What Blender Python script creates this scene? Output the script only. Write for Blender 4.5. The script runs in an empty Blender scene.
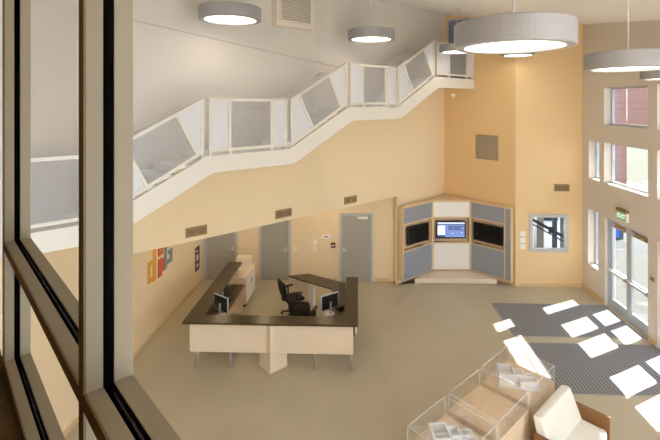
import bpy, bmesh, math, random
from mathutils import Vector, Matrix
random.seed(4)
C = bpy.context.scene.collection
R = math.radians
r2 = math.sqrt(.5)

# ---------------------------------------------------------------- materials
def lin(h):
    h = h.lstrip('#'); v = [int(h[i:i+2], 16)/255 for i in (0, 2, 4)]
    return tuple((x/12.92 if x <= .04045 else ((x+.055)/1.055)**2.4) for x in v) + (1,)

def mat(name, col, rough=.6, metal=0, spec=.5, noise=None, bump=None, emit=None):
    m = bpy.data.materials.new(name); m.use_nodes = True
    nt = m.node_tree; b = nt.nodes['Principled BSDF']
    c = lin(col) if isinstance(col, str) else col
    b.inputs['Base Color'].default_value = c
    b.inputs['Roughness'].default_value = rough
    b.inputs['Metallic'].default_value = metal
    b.inputs['Specular IOR Level'].default_value = spec
    if noise:
        scale, amt, stretch = noise
        tc = nt.nodes.new('ShaderNodeTexCoord'); mp = nt.nodes.new('ShaderNodeMapping')
        mp.inputs['Scale'].default_value = stretch
        nz = nt.nodes.new('ShaderNodeTexNoise'); nz.inputs['Scale'].default_value = scale; nz.inputs['Detail'].default_value = 5
        rp = nt.nodes.new('ShaderNodeMapRange')
        rp.inputs['From Min'].default_value = .25; rp.inputs['From Max'].default_value = .75
        rp.inputs['To Min'].default_value = 1-amt; rp.inputs['To Max'].default_value = 1+amt
        mx = nt.nodes.new('ShaderNodeVectorMath'); mx.operation = 'SCALE'
        mx.inputs[0].default_value = c[:3]
        nt.links.new(tc.outputs['Object'], mp.inputs['Vector']); nt.links.new(mp.outputs['Vector'], nz.inputs['Vector'])
        nt.links.new(nz.outputs['Fac'], rp.inputs['Value']); nt.links.new(rp.outputs['Result'], mx.inputs['Scale'])
        nt.links.new(mx.outputs['Vector'], b.inputs['Base Color'])
        if bump:
            bp = nt.nodes.new('ShaderNodeBump'); bp.inputs['Strength'].default_value = bump; bp.inputs['Distance'].default_value = .01
            nt.links.new(nz.outputs['Fac'], bp.inputs['Height']); nt.links.new(bp.outputs['Normal'], b.inputs['Normal'])
    if emit:
        b.inputs['Emission Color'].default_value = lin(emit[0]); b.inputs['Emission Strength'].default_value = emit[1]
    return m

def glass_mat(name, tint=(1, 1, 1, 1), fac=.05, milky=0.0):
    m = bpy.data.materials.new(name); m.use_nodes = True
    nt = m.node_tree; nt.nodes.clear()
    out = nt.nodes.new('ShaderNodeOutputMaterial')
    tr = nt.nodes.new('ShaderNodeBsdfTransparent'); tr.inputs['Color'].default_value = tint
    gl = nt.nodes.new('ShaderNodeBsdfGlossy'); gl.inputs['Roughness'].default_value = .02
    lw = nt.nodes.new('ShaderNodeFresnel'); lw.inputs['IOR'].default_value = 1.3
    ml = nt.nodes.new('ShaderNodeMath'); ml.operation = 'MULTIPLY'; ml.inputs[1].default_value = fac*14
    mx = nt.nodes.new('ShaderNodeMixShader')
    nt.links.new(lw.outputs[0], ml.inputs[0]); nt.links.new(ml.outputs[0], mx.inputs['Fac'])
    nt.links.new(tr.outputs[0], mx.inputs[1]); nt.links.new(gl.outputs[0], mx.inputs[2])
    last = mx
    if milky:
        d = nt.nodes.new('ShaderNodeBsdfDiffuse'); d.inputs['Color'].default_value = (.95, .96, .97, 1)
        m2 = nt.nodes.new('ShaderNodeMixShader'); m2.inputs['Fac'].default_value = milky
        nt.links.new(mx.outputs[0], m2.inputs[1]); nt.links.new(d.outputs[0], m2.inputs[2]); last = m2
    nt.links.new(last.outputs[0], out.inputs['Surface'])
    return m

def perforated(name, col, open_frac, period=.045):
    """metal sheet with a staggered grid of round holes"""
    m = bpy.data.materials.new(name); m.use_nodes = True
    nt = m.node_tree; nt.nodes.clear(); N = nt.nodes.new
    out = N('ShaderNodeOutputMaterial'); tr = N('ShaderNodeBsdfTransparent'); df = N('ShaderNodeBsdfPrincipled')
    df.inputs['Base Color'].default_value = lin(col); df.inputs['Roughness'].default_value = .5
    tc = N('ShaderNodeTexCoord'); sp = N('ShaderNodeSeparateXYZ'); nt.links.new(tc.outputs['Object'], sp.inputs[0])
    def mth(op, a, b=None):
        n = N('ShaderNodeMath'); n.operation = op
        for i, v in enumerate((a, b)):
            if v is None: continue
            if isinstance(v, (int, float)): n.inputs[i].default_value = v
            else: nt.links.new(v, n.inputs[i])
        return n.outputs[0]
    k = 2*math.pi/period
    p = mth('COSINE', mth('MULTIPLY', mth('ADD', sp.outputs['X'], sp.outputs['Z']), k))
    q = mth('COSINE', mth('MULTIPLY', mth('SUBTRACT', sp.outputs['X'], sp.outputs['Z']), k))
    g = mth('ADD', p, q)
    thr = {.2: 1.0, .5: 0.0, .75: -.8, .65: -.45}[open_frac]
    sol = mth('LESS_THAN', g, thr)
    mx = N('ShaderNodeMixShader'); nt.links.new(sol, mx.inputs['Fac'])
    nt.links.new(tr.outputs[0], mx.inputs[1]); nt.links.new(df.outputs[0], mx.inputs[2])
    nt.links.new(mx.outputs[0], out.inputs['Surface'])
    return m

def striped(name, c1, c2, period, axis='X', rough=.9):
    m = bpy.data.materials.new(name); m.use_nodes = True
    nt = m.node_tree; b = nt.nodes['Principled BSDF']; b.inputs['Roughness'].default_value = rough
    tc = nt.nodes.new('ShaderNodeTexCoord'); sp = nt.nodes.new('ShaderNodeSeparateXYZ')
    ml = nt.nodes.new('ShaderNodeMath'); ml.operation = 'MULTIPLY'; ml.inputs[1].default_value = 1/period
    fr = nt.nodes.new('ShaderNodeMath'); fr.operation = 'FRACT'
    gt = nt.nodes.new('ShaderNodeMath'); gt.operation = 'GREATER_THAN'; gt.inputs[1].default_value = .6
    mx = nt.nodes.new('ShaderNodeMix'); mx.data_type = 'RGBA'
    mx.inputs[6].default_value = lin(c1); mx.inputs[7].default_value = lin(c2)
    nt.links.new(tc.outputs['Object'], sp.inputs[0]); nt.links.new(sp.outputs[axis], ml.inputs[0])
    nt.links.new(ml.outputs[0], fr.inputs[0]); nt.links.new(fr.outputs[0], gt.inputs[0]); nt.links.new(gt.outputs[0], mx.inputs[0])
    nt.links.new(mx.outputs[2], b.inputs['Base Color'])
    return m

M = dict(
    yellow=mat('wall_paint_yellow', '#e8d2ad', .75),
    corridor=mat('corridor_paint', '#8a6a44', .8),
    gold=mat('wall_paint_gold', '#e2bf8c', .75),
    beige=mat('wall_paint_beige', '#d8d2ca', .8),
    right=mat('wall_paint_stone', '#d4ccc2', .8),
    white=mat('ceiling_paint_white', '#f0edea', .85),
    floor=mat('polished_concrete', '#b9af98', .38, spec=.35, noise=(1.1, .05, (1, 1, 1))),
    carpet=mat('brown_carpet', '#5e4a26', .95, noise=(60, .25, (1, 1, 1)), bump=.4),
    base=mat('tan_baseboard', '#d6b98a', .6),
    door=mat('grey_door_paint', '#a09c92', .55),
    doorframe=mat('grey_frame_paint', '#b9b8bb', .5),
    cream=mat('cream_steel_paint', '#dfdad0', .5),
    tread=mat('pale_tread', '#ececee', .6),
    alum=mat('anodised_frame', '#948770', .6, 0, .3),
    gasket=mat('black_gasket', '#060606', 1, 0, 0),
    bronze=mat('ochre_frame_face', '#6e5628', .5),  # inner frame face: reflection of the brown wall painted into its colour
    silver=mat('silver_frame', '#b9bfc8', .4, .3),
    steel=mat('brushed_steel', '#c8c8c8', .4, .5),
    maple=mat('maple_veneer', '#e6d5bd', .5, noise=(3, .06, (14, 14, .8))),
    maple2=mat('maple_top', '#dcc19a', .5, noise=(3, .06, (1.2, 12, 12))),
    dark=mat('dark_brown_laminate', '#41351c', .28, spec=.5),
    black=mat('black_plastic', '#121212', .5),
    blackmesh=mat('black_fabric', '#1a1715', .85),
    screen=mat('black_screen', '#07080a', .15),
    fabric=mat('grey_blue_panel_fabric', '#93979f', .9, noise=(90, .06, (1, 1, 1))),
    panel=mat('white_panel', '#eeeae4', .5),
    leather=mat('cream_leather', '#e6e3da', .45, noise=(8, .02, (1, 1, 1))),
    wood=mat('brown_arm_wood', '#7c5630', .4, noise=(3, .12, (1.2, 12, 12))),
    drum=mat('drum_shade_silver', '#9d9b9c', .5, .1),
    glow=mat('lit_diffuser', '#fff4e0', .5, emit=('#fff4e6', 3.6)),
    cable=mat('pale_cable', '#d8d4cc', .5),
    vent=mat('bronze_grille', '#a88c62', .6),
    ventdark=mat('grille_shadow_gap', '#65553c', .8),
    greyvent=mat('grey_grille', '#a8a294', .6),
    plate=mat('white_plate', '#f2ece0', .5),
    model=glass_mat('clear_model_acrylic', (1, 1, 1, 1), .04, .75),
    acryl=glass_mat('clear_acrylic', (.998, .998, .998, 1), .02, .015),
    edge=glass_mat('polished_acrylic_edge', (1, 1, 1, 1), .05, .35),
    glass=glass_mat('window_glass', (.85, .86, .86, 1), .02),
    viewglass=glass_mat('viewing_glass', (.985, .985, .98, 1), .006),
    redpanel=striped('red_siding', '#7d5f5e', '#6d5354', .22, 'Z'),
    mat_=striped('ribbed_grey_mat', '#8e8c8e', '#6a696b', .075, 'X'),
    concrete=mat('outdoor_concrete', '#3f413d', .9),
    lawn=mat('dry_lawn', '#3e4235', .95, noise=(2, .15, (1, 1, 1))),
    blue=mat('blue_sign', '#2f62c8', .5),
    mesh=perforated('perforated_mesh', '#b4b4b8', .65),
    sheet=perforated('perforated_sheet', '#e3e4ea', .2),
    orange=mat('letter_orange', '#d8a040', .5), red=mat('letter_red', '#c85a32', .5), slate=mat('letter_slate', '#7c8a90', .5),
    exitgreen=mat('exit_face', '#6fb386', .5, emit=('#6fd09a', .12)), brass=mat('brown_cap', '#8a6a34', .5),
    whiteletter=mat('white_letter', '#ffffff', .5, emit=('#ffffff', .6)),
    kraft=mat('kraft_box', '#dcb478', .7),
    steelblue=mat('blue_steel', '#2b3a52', .5), navy=mat('navy_panel', '#20284a', .6), pale=mat('pale_wall', '#dfe4ea', .7),
    postgrey=mat('grey_post', '#8a8d90', .6),
    alarm=mat('alarm_maroon', '#5a2018', .5),
    print_=mat('dark_print', '#5c4248', .6),
)

# ---------------------------------------------------------------- mesh builder
class MB:
    def __init__(s): s.bm = bmesh.new()
    def box(s, x0, x1, y0, y1, z0, z1, mi=0):
        v = [s.bm.verts.new((x, y, z)) for z in (z0, z1) for x, y in ((x0, y0), (x1, y0), (x1, y1), (x0, y1))]
        for f in ((3, 2, 1, 0), (4, 5, 6, 7), (0, 1, 5, 4), (1, 2, 6, 5), (2, 3, 7, 6), (3, 0, 4, 7)):
            s.bm.faces.new([v[i] for i in f]).material_index = mi
        return s
    def prism(s, pts, a, b, axis='z', mi=0):
        """polygon pts extruded between a and b along an axis; pts are the other two coordinates"""
        def mk(p, h):
            return {'z': (p[0], p[1], h), 'y': (p[0], h, p[1]), 'x': (h, p[0], p[1])}[axis]
        A = [s.bm.verts.new(mk(p, a)) for p in pts]; B = [s.bm.verts.new(mk(p, b)) for p in pts]
        n = len(pts)
        s.bm.faces.new(A[::-1]).material_index = mi; s.bm.faces.new(B).material_index = mi
        for i in range(n):
            s.bm.faces.new((A[i], A[(i+1) % n], B[(i+1) % n], B[i])).material_index = mi
        return s
    def bar(s, p, q, w, h, up=(0, 0, 1), mi=0):
        p, q = Vector(p), Vector(q); d = (q-p).normalized(); u = Vector(up)
        if abs(d.dot(u)) > .99: u = Vector((1, 0, 0))
        sd = d.cross(u).normalized(); u = sd.cross(d).normalized()
        v = []
        for e in (p, q):
            for a, b in ((-1, -1), (1, -1), (1, 1), (-1, 1)): v.append(s.bm.verts.new(e+sd*(a*w/2)+u*(b*h/2)))
        for f in ((3, 2, 1, 0), (4, 5, 6, 7), (0, 1, 5, 4), (1, 2, 6, 5), (2, 3, 7, 6), (3, 0, 4, 7)):
            s.bm.faces.new([v[i] for i in f]).material_index = mi
        return s
    def tube(s, pts, rad, n=10, mi=0):
        pts = [Vector(p) for p in pts]; rings = []
        for i, p in enumerate(pts):
            d = (pts[min(i+1, len(pts)-1)]-pts[max(i-1, 0)]).normalized()
            u = Vector((0, 0, 1)) if abs(d.z) < .95 else Vector((1, 0, 0))
            a = d.cross(u).normalized(); b = a.cross(d)
            rr = rad[i] if isinstance(rad, (list, tuple)) else rad
            rings.append([s.bm.verts.new(p+(a*math.cos(2*math.pi*k/n)+b*math.sin(2*math.pi*k/n))*rr) for k in range(n)])
        for A, B in zip(rings, rings[1:]):
            for k in range(n):
                f = s.bm.faces.new((A[k], A[(k+1) % n], B[(k+1) % n], B[k])); f.smooth = True; f.material_index = mi
        s.bm.faces.new(rings[0][::-1]).material_index = mi; s.bm.faces.new(rings[-1]).material_index = mi
        return s
    def lathe(s, prof, n=48, cx=0, cy=0, mi=0, closed=False):
        rings = [[s.bm.verts.new((cx+rr*math.cos(2*math.pi*k/n), cy+rr*math.sin(2*math.pi*k/n), z)) for k in range(n)] for rr, z in prof]
        prs = list(zip(rings, rings[1:])) + ([(rings[-1], rings[0])] if closed else [])
        for A, B in prs:
            for k in range(n):
                f = s.bm.faces.new((A[k], A[(k+1) % n], B[(k+1) % n], B[k])); f.material_index = mi
        if not closed:
            if prof[0][0] > 1e-6: s.bm.faces.new(rings[0][::-1]).material_index = mi
            if prof[-1][0] > 1e-6: s.bm.faces.new(rings[-1]).material_index = mi
        return s
    def poly(s, pts, mi=0):
        s.bm.faces.new([s.bm.verts.new(p) for p in pts]).material_index = mi; return s
    def build(s, name, m, parent=None, loc=None, bevel=0, smooth=False, subd=0):
        bmesh.ops.recalc_face_normals(s.bm, faces=s.bm.faces[:])
        me = bpy.data.meshes.new(name); s.bm.to_mesh(me); s.bm.free()
        for x in (m if isinstance(m, (list, tuple)) else [m]): me.materials.append(x)
        o = bpy.data.objects.new(name, me); C.objects.link(o)
        if parent: o.parent = parent
        if loc: o.location = loc
        if bevel:
            b = o.modifiers.new('bevel', 'BEVEL'); b.width = bevel; b.segments = 2; b.limit_method = 'ANGLE'
        if subd:
            q = o.modifiers.new('subsurf', 'SUBSURF'); q.levels = q.render_levels = subd
        if smooth:
            for p in me.polygons: p.use_smooth = True
        return o

def tag(o, label, cat, group=None):
    o['label'] = label; o['category'] = cat
    if group: o['group'] = group
    return o
def thing(name, label, cat, loc=(0, 0, 0), rz=0, group=None):
    o = bpy.data.objects.new(name, None); C.objects.link(o); o.location = loc; o.rotation_euler = (0, 0, rz)
    o.empty_display_size = .2
    return tag(o, label, cat, group)
def struct(o, label=None):
    o['kind'] = 'structure'
    if label: o['label'] = label
    return o
def copy_tree(o, parent=None):
    c = o.copy(); C.objects.link(c)
    if parent: c.parent = parent
    for ch in list(o.children): copy_tree(ch, c)
    return c
def frame45(name, u0, y0, z0=0):
    """an Empty whose local x runs along the stair wall (45 degrees) and local y away from the lobby"""
    return (u0*r2 - y0*r2, u0*r2 + y0*r2, z0)

# ---------------------------------------------------------------- the setting
def ceil_z(x, y): return 8.03 - .112*(x-6.9) + .15*(y-13.5)
XL, XR, YF, YB = -4.95, 6.9, 13.78, 14.0
YW = 8.88                      # stair wall plane (local y of the 45 degree frame)
US = 13.18                     # u of the inner corner

fl = MB().prism([(XL-.1, -1), (XR+.3, -8), (XR+.3, YF+.1), (XL-.1, YF+.4)][:4], -.12, 0).prism([(2.2, YF+.1), (4.9, YF+.1), (3.04, 15.75), (1.2, YF+.1)], -.12, 0).build('floor', M['floor']); struct(fl, 'polished tan concrete lobby floor')

def ceiling():
    YC = 2.0                      # the slope levels out above the viewing window
    main = [(XL-.1, YC), (XR+.3, YC), (XR+.3, YF+.2), (4.9, YF+.2), (3.04, 15.9), (1.0, YF+.2), (XL-.1, 7.5)]
    flat = [(2.6, -2.1), (4.6, YC), (-1.52, YC)]
    m = MB()
    for pts in (main, flat):
        A = [m.bm.verts.new((x, y, ceil_z(x, max(y, YC)))) for x, y in pts]; B = [m.bm.verts.new((x, y, ceil_z(x, max(y, YC))+.2)) for x, y in pts]
        m.bm.faces.new(A); m.bm.faces.new(B); n = len(pts)
        for i in range(n): m.bm.faces.new((A[i], A[(i+1) % n], B[(i+1) % n], B[i]))
    return struct(m.build('ceiling', M['white']), 'sloping white lobby ceiling')
ceiling()

# left wall: yellow below the stair, beige above it
m = MB().box(XL-.15, XL, 1.5, YB+.15, 0, 3.43)
struct(m.build('wall_left', M['yellow']))
m = MB().box(XL-.15, XL, 1.5, 7.61, 3.43, 9.2)
struct(m.build('wall_left_upper', M['beige']))
# back wall of the recess under the stair (door leaves are set in front of it, in their frames)
struct(MB().box(XL-.15, 1.3, YB, YB+.15, 0, 2.95).build('wall_back', M['yellow']))
# ceiling of the recess
pts = [(XL, -XL*-1+12.56+.02), (1.22, 13.80), (1.22, YB), (XL, YB)]
pts = [(XL, XL+12.56+.12), (1.1, 1.1+12.56+.12), (1.22, YB), (XL, YB)]
struct(MB().prism(pts, 2.76, 2.86).build('ceiling_recess', M['white']))

# stair wall in its own 45 degree frame: x = u, y = away from the lobby
def wall45(name, poly, mt, y0=YW, y1=YW+.1):
    o = MB().prism([(u-7, z) for u, z in poly], 0, y1-y0, 'y').build(name, mt)
    o.location = frame45('', 7, y0); o.rotation_euler = (0, 0, R(45)); return struct(o)
L0, L1, L2, L3 = 3.75, 4.65, 5.55, 6.45
prof = [(1.75, L0-.2), (1.92, L0-.2), (3.74, L1-.2), (5.63, L1-.2), (7.40, L2-.2), (9.24, L2-.2), (11.02, L3-.2), (US+.05, L3-.2)]
UM = 10.62
wall45('wall_stair_lower', [(1.75, 2.75), (UM, 2.75), (UM, 0), (US+.05, 0)] + prof[::-1], M['yellow'])
wall45('wall_stair_upper', prof + [(US+.05, 9.1), (1.75, 9.0)], M['beige'])
# sloping reveal line in the upper wall
o = MB().bar((-4.6, 0, 7.265), (1.9, 0, 6.54), .006, .014).build('trim_1', mat('reveal_line', '#aea69b', .8))
o.location = frame45('', 7, YW-.002); o.rotation_euler = (0, 0, R(45)); struct(o, 'thin sloping reveal line in the beige stair wall')

# gold wall, at right angles to the stair wall, with the opening to the upper corridor
def wall135(name, quads, mt, th=.1):
    m = MB()
    for a0, a1, z0, z1 in quads: m.box(a0, a1, 0, th, z0, z1)
    o = m.build(name, mt)
    o.location = (3.04, 15.6, 0); o.rotation_euler = (0, 0, R(-45)); return struct(o)
wall135('wall_corner', [(0, 2.585, 0, L3), (0, .10, L3, 8.9), (1.03, 2.585, L3, 8.9), (.10, 1.03, L3+2.12, 8.9)], M['gold'])
# front-facing wall with the small interior window
WX0, WX1, WZ0, WZ1 = 5.34, 6.41, 1.13, 2.17
m = MB()
for a in ((4.86, WX0, 0, 8.6), (WX1, XR+.25, 0, 8.6), (WX0, WX1, 0, WZ0), (WX0, WX1, WZ1, 8.6)): m.box(a[0], a[1], YF, YF+.12, a[2], a[3])
struct(m.build('wall_front', mat('wall_paint_front', '#e3c596', .75)))
# right wall, pierced by windows and doors
ops = [(10.72, 12.59, 5.03, 6.08), (10.72, 12.59, 3.42, 4.55), (12.82, 13.4, 3.42, 4.55), (12.9, 13.45, .85, 2.5), (10.72, 12.55, 0, 2.47),
       (8.53, 10.4, 5.03, 6.08), (8.53, 10.4, 3.42, 4.55), (8.56, 10.39, 0, 2.47)]
ys = sorted({1.5, YF+.1} | {v for o in ops for v in o[:2]}); zs = sorted({0, 8.2} | {v for o in ops for v in o[2:]})
m = MB()
for y0, y1 in zip(ys, ys[1:]):
    run = None
    for z0, z1 in zip(zs, zs[1:]):
        hole = any(o[0] <= (y0+y1)/2 <= o[1] and o[2] <= (z0+z1)/2 <= o[3] for o in ops)
        if hole:
            if run: m.box(XR, XR+.3, y0, y1, *run); run = None
        else: run = [run[0], z1] if run else [z0, z1]
    if run: m.box(XR, XR+.3, y0, y1, *run)
struct(m.build('wall_right', M['right']))
# baseboards
struct(MB().box(XR-.02, XR, 12.6, YF, 0, .12).box(XR-.02, XR, 10.40, 10.68, 0, .12).build('baseboard_right', M['base']))
struct(MB().box(5.0, XR-.02, YF-.02, YF, 0, .10).build('baseboard_front', M['base']))
struct(MB().box(XL, XL+.015, 3, YB-.1, 0, .10).build('baseboard_left', M['base']))
struct(MB().box(-3.8, -3.18, YB-.015, YB, 0, .1).box(-2.1, -.66, YB-.015, YB, 0, .1).box(.52, 1.0, YB-.015, YB, 0, .1).build('baseboard_back', M['base']))
# floor slab under the viewer, with carpet, and the wall below the viewing window
def win_pt(v, n): return (v*r2+n*r2, -v*r2+n*r2)     # v along the window, n towards the lobby
sl = [win_pt(-5.8, .28), win_pt(3.3, .28), win_pt(3.3, -1.9), win_pt(-5.8, -1.9)]
struct(MB().prism(sl, 4.0, 4.18).build('floor_upper', M['carpet']), 'brown carpet of the upper storey')
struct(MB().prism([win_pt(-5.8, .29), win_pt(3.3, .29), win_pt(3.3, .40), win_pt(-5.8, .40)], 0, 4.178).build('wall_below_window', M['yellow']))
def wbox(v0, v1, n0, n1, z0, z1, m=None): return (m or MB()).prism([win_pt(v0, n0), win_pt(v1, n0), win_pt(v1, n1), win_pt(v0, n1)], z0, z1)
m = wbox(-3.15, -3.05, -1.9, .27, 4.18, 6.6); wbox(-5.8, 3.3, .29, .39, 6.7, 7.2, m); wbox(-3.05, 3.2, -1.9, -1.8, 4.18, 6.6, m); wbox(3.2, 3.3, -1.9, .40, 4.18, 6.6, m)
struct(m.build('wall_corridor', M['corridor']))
struct(wbox(-3.15, 3.3, -1.9, .40, 6.6, 6.7).build('ceiling_corridor', M['white']))

# ---------------------------------------------------------------- viewing window (in front of the viewer)
def winbox(m, v0, v1, n0, n1, z0, z1, mi=0): return m.box(v0, v1, n0, n1, z0, z1, mi)
wl = bpy.data.objects.new('window_1', None); C.objects.link(wl); wl.rotation_euler = (0, 0, R(-45)); struct(wl, 'interior viewing window with taupe metal frame')
PITCH = 1.70; VM = -1.266; T = .042
def mullion(v, z0=4.18, z1=6.6, t=T):
    # v = right face; the profile: inner half, black glazing pocket, outer half
    a = MB().box(v-t, v, .285, .326, z0, z1).box(v-t, v, .353, .40, z0, z1)
    a.build('window_frame', M['alum'], wl)
    MB().box(v-t-.004, v+.004, .28, .286, z0, z1).build('window_frame_face', M['bronze'], wl)
    MB().box(v-t+.006, v-.004, .326, .353, z0, z1).build('window_gasket', M['gasket'], wl)
def rail(v0, v1, z1, t=T):
    MB().box(v0, v1, .285, .326, z1-t, z1).box(v0, v1, .353, .40, z1-t, z1).build('window_rail', M['alum'], wl)
    MB().box(v0, v1, .28, .286, z1-t, z1).build('window_rail_face', M['bronze'], wl)
    MB().box(v0, v1, .326, .353, z1-t+.006, z1-.004).build('window_gasket', M['gasket'], wl)
VS = [VM-PITCH, VM, VM+PITCH+.66, 3.2]
for v in VS: mullion(v)
for v0, v1 in ((VM-PITCH, VM-T), (VM, VM+PITCH+.66-T), (VM+PITCH+.66, 3.2-T)):
    rail(v0, v1, 4.865); rail(v0, v1, 4.225)
    MB().box(v0+.003, v1-.003, .337, .343, 4.863, 6.6).build('window_pane', M['viewglass'], wl)
    MB().box(v0+.003, v1-.003, .337, .343, 4.223, 4.825).build('window_pane', M['viewglass'], wl)

# ---------------------------------------------------------------- right wall windows and doors
def wall_window(name, y0, y1, z0, z1):
    fx = XR+.2; w = .05
    e = bpy.data.objects.new(name, None); C.objects.link(e); e.location = (fx, y0, z0); struct(e)
    W, Hh = y1-y0, z1-z0
    MB().box(0, .06, 0, w, 0, Hh).box(0, .06, W-w, W, 0, Hh).box(0, .06, w, W-w, 0, w).box(0, .06, w, W-w, Hh-w, Hh).build('window_frame', M['silver'], e)
    MB().box(.025, .032, w, W-w, w, Hh-w).build('window_pane', M['glass'], e)
for i, o in enumerate((ops[0], ops[1], ops[2], ops[3], ops[5], ops[6])): wall_window('window_%d' % (i+2), *o)

def double_door(name, y0, y1):
    e = bpy.data.objects.new(name, None); C.objects.link(e); e.location = (XR+.08, y0, 0); struct(e, 'pair of glazed entrance doors with push bars')
    W = y1-y0
    MB().box(0, .12, 0, .06, 0, 2.47).box(0, .12, W-.06, W, 0, 2.47).box(0, .12, .06, W-.06, 2.38, 2.47).build('door_frame', M['silver'], e)
    MB().box(0, .12, .06, W-.06, 0, .015).build('door_threshold', M['steel'], e)
    mid = W/2
    for a, b, hs in ((.065, mid-.004, mid-.12), (mid+.004, W-.065, mid+.12)):
        st = .10
        lf = MB().box(.03, .08, a, a+st, .02, 2.37).box(.03, .08, b-st, b, .02, 2.37).box(.03, .08, a+st, b-st, .02, .26)\
            .box(.03, .08, a+st, b-st, 2.24, 2.37).box(.03, .08, a+st, b-st, .96, 1.08).build('door_leaf', M['silver'], e)
        MB().box(.05, .056, a+st, b-st, .26, .96).box(.05, .056, a+st, b-st, 1.08, 2.24).build('door_glass', M['glass'], lf)
        MB().box(-.05, -.015, a+.06, b-.06, 1.0, 1.06).box(-.06, .03, a+.03, a+.09, .98, 1.08).box(-.06, .03, b-.09, b-.03, .98, 1.08).build('push_bar', M['steel'], lf)
        MB().box(-.05, .03, min(a+.1, b-.1), min(a+.1, b-.1)+.42, 2.28, 2.36).bar((-.03, (a+b)/2, 2.37), (.0, b-.15, 2.40), .02, .015).build('door_closer', M['vent'], lf)
double_door('door_1', 10.72, 12.55)
double_door('door_2', 8.56, 10.39)

# ---------------------------------------------------------------- doors under the stair
def flush_door(name, x0, x1, knob_right, closer=False):
    e = bpy.data.objects.new(name, None); C.objects.link(e); e.location = (x0, YB, 0); struct(e, 'flush grey door in a pale grey frame')
    W = x1-x0
    MB().box(-.075, 0, -.05, 0, 0, 2.16).box(W, W+.075, -.05, 0, 0, 2.16).box(0, W, -.05, 0, 2.10, 2.16).build('door_frame', M['doorframe'], e)
    lf = MB().box(.004, W-.004, -.03, -.001, .01, 2.097).build('door_leaf', M['door'], e)
    hx = W-.07 if knob_right else .07; s = -1 if knob_right else 1
    MB().tube([(hx, -.03, 1.0), (hx, -.085, 1.0), (hx+s*.12, -.085, 1.0)], .011).lathe([(.03, 0), (.03, .0)], 12).build('door_handle', M['steel'], lf) if False else \
        MB().tube([(hx, -.03, 1.0), (hx, -.08, 1.0)], .011).bar((hx-s*.012, -.08, 1.0), (hx+s*.12, -.08, 1.0), .018, .018).box(hx-.03, hx+.03, -.036, -.03, .93, 1.07).build('door_handle', M['steel'], lf)
    if closer: MB().box(W*.55, W*.9, -.10, -.03, 2.0, 2.07).bar((W*.7, -.09, 2.08), (W*.45, -.05, 2.09), .025, .012).build('door_closer', M['plate'], lf)
flush_door('door_3', -4.86, -3.94, True)
flush_door('door_4', -3.09, -2.22, True)
flush_door('door_5', -.52, .40, False, True)

# upper corridor door, in the opening at the top of the stair
e = bpy.data.objects.new('door_6', None); C.objects.link(e); e.location = (3.04, 15.6, L3); e.rotation_euler = (0, 0, R(-45)); struct(e, 'blue grey door at the top stair landing')
MB().box(.10, .14, .02, .1, 0, 2.12).box(.99, 1.03, .02, .1, 0, 2.12).box(.14, .99, .02, .1, 2.07, 2.12).build('door_frame', M['doorframe'], e)
MB().box(.145, .985, .04, .085, .01, 2.065).build('door_leaf', mat('blue_grey_door', '#7d8088', .5), e)

# ---------------------------------------------------------------- interior window in the front wall
e = bpy.data.objects.new('window_8', None); C.objects.link(e); e.location = (WX0, YF, WZ0); struct(e, 'small interior window in the front wall')
W, Hh = WX1-WX0, WZ1-WZ0
MB().box(-.06, .035, -.03, .1, -.06, Hh+.06).box(W-.035, W+.06, -.03, .1, -.06, Hh+.06).box(.035, W-.035, -.03, .1, -.06, .035).box(.035, W-.035, -.03, .1, Hh-.035, Hh+.06).build('window_frame', M['doorframe'], e)
MB().box(.035, W-.035, .03, .036, .035, Hh-.035).build('window_pane', M['glass'], e)
struct(MB().box(4.9, 7.0, 15.5, 15.6, 0, 3).box(4.8, 4.9, 13.95, 15.5, 0, 3).build('wall_room_behind', M['pale']))
struct(MB().box(4.9, 6.95, 13.95, 15.5, -.1, 0).build('floor_room_behind', M['concrete']))
t = thing('column', 'grey upright column behind the small interior window', 'column', (5.83, 14.4, 0))  # solid bar added for the pane's reflection of outer door frames
MB().box(-.11, .11, -.11, .11, 0, 3).box(-.16, .16, -.16, .16, 0, .05).build('shaft', M['postgrey'], t)
t = thing('steel_brace', 'dark diagonal steel brace behind the small interior window', 'brace', (5.9, 14.12, 0))  # diagonal of the pane's reflection, built as solid bars behind it
MB().bar((-.9, 0, 2.26), (1.0, 0, 1.22), .06, .09).bar((-.9, .02, 2.12), (1.0, .02, 1.06), .04, .04).build('beam', M['steelblue'], t)
MB().box(.1, .25, -.05, -.03, 1.56, 1.76).build('gusset_plate', M['steelblue'], t)
t = thing('post', 'blue steel post right of the brace behind small window', 'post', (6.55, 14.9, 0))  # second upright of the reflection, built as a solid behind the pane
MB().box(-.06, .06, -.06, .06, 0, 3).box(-.15, .15, -.15, .15, 0, .04).build('shaft', M['steelblue'], t)
tag(MB().box(6.15, 6.9, 15.44, 15.48, 1.6, 2.6).build('notice_panel', M['navy']), 'navy panel on the far wall behind the small window', 'panel')  # dark part of the pane's reflection, built as a flat box
tag(MB().box(4.93, 5.7, 15.0, 15.4, 0, .95).build('low_cabinet', M['navy'], bevel=.01), 'low navy cabinet seen through the small interior window', 'cabinet')  # lower dark part of the reflection, added as a box

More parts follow.
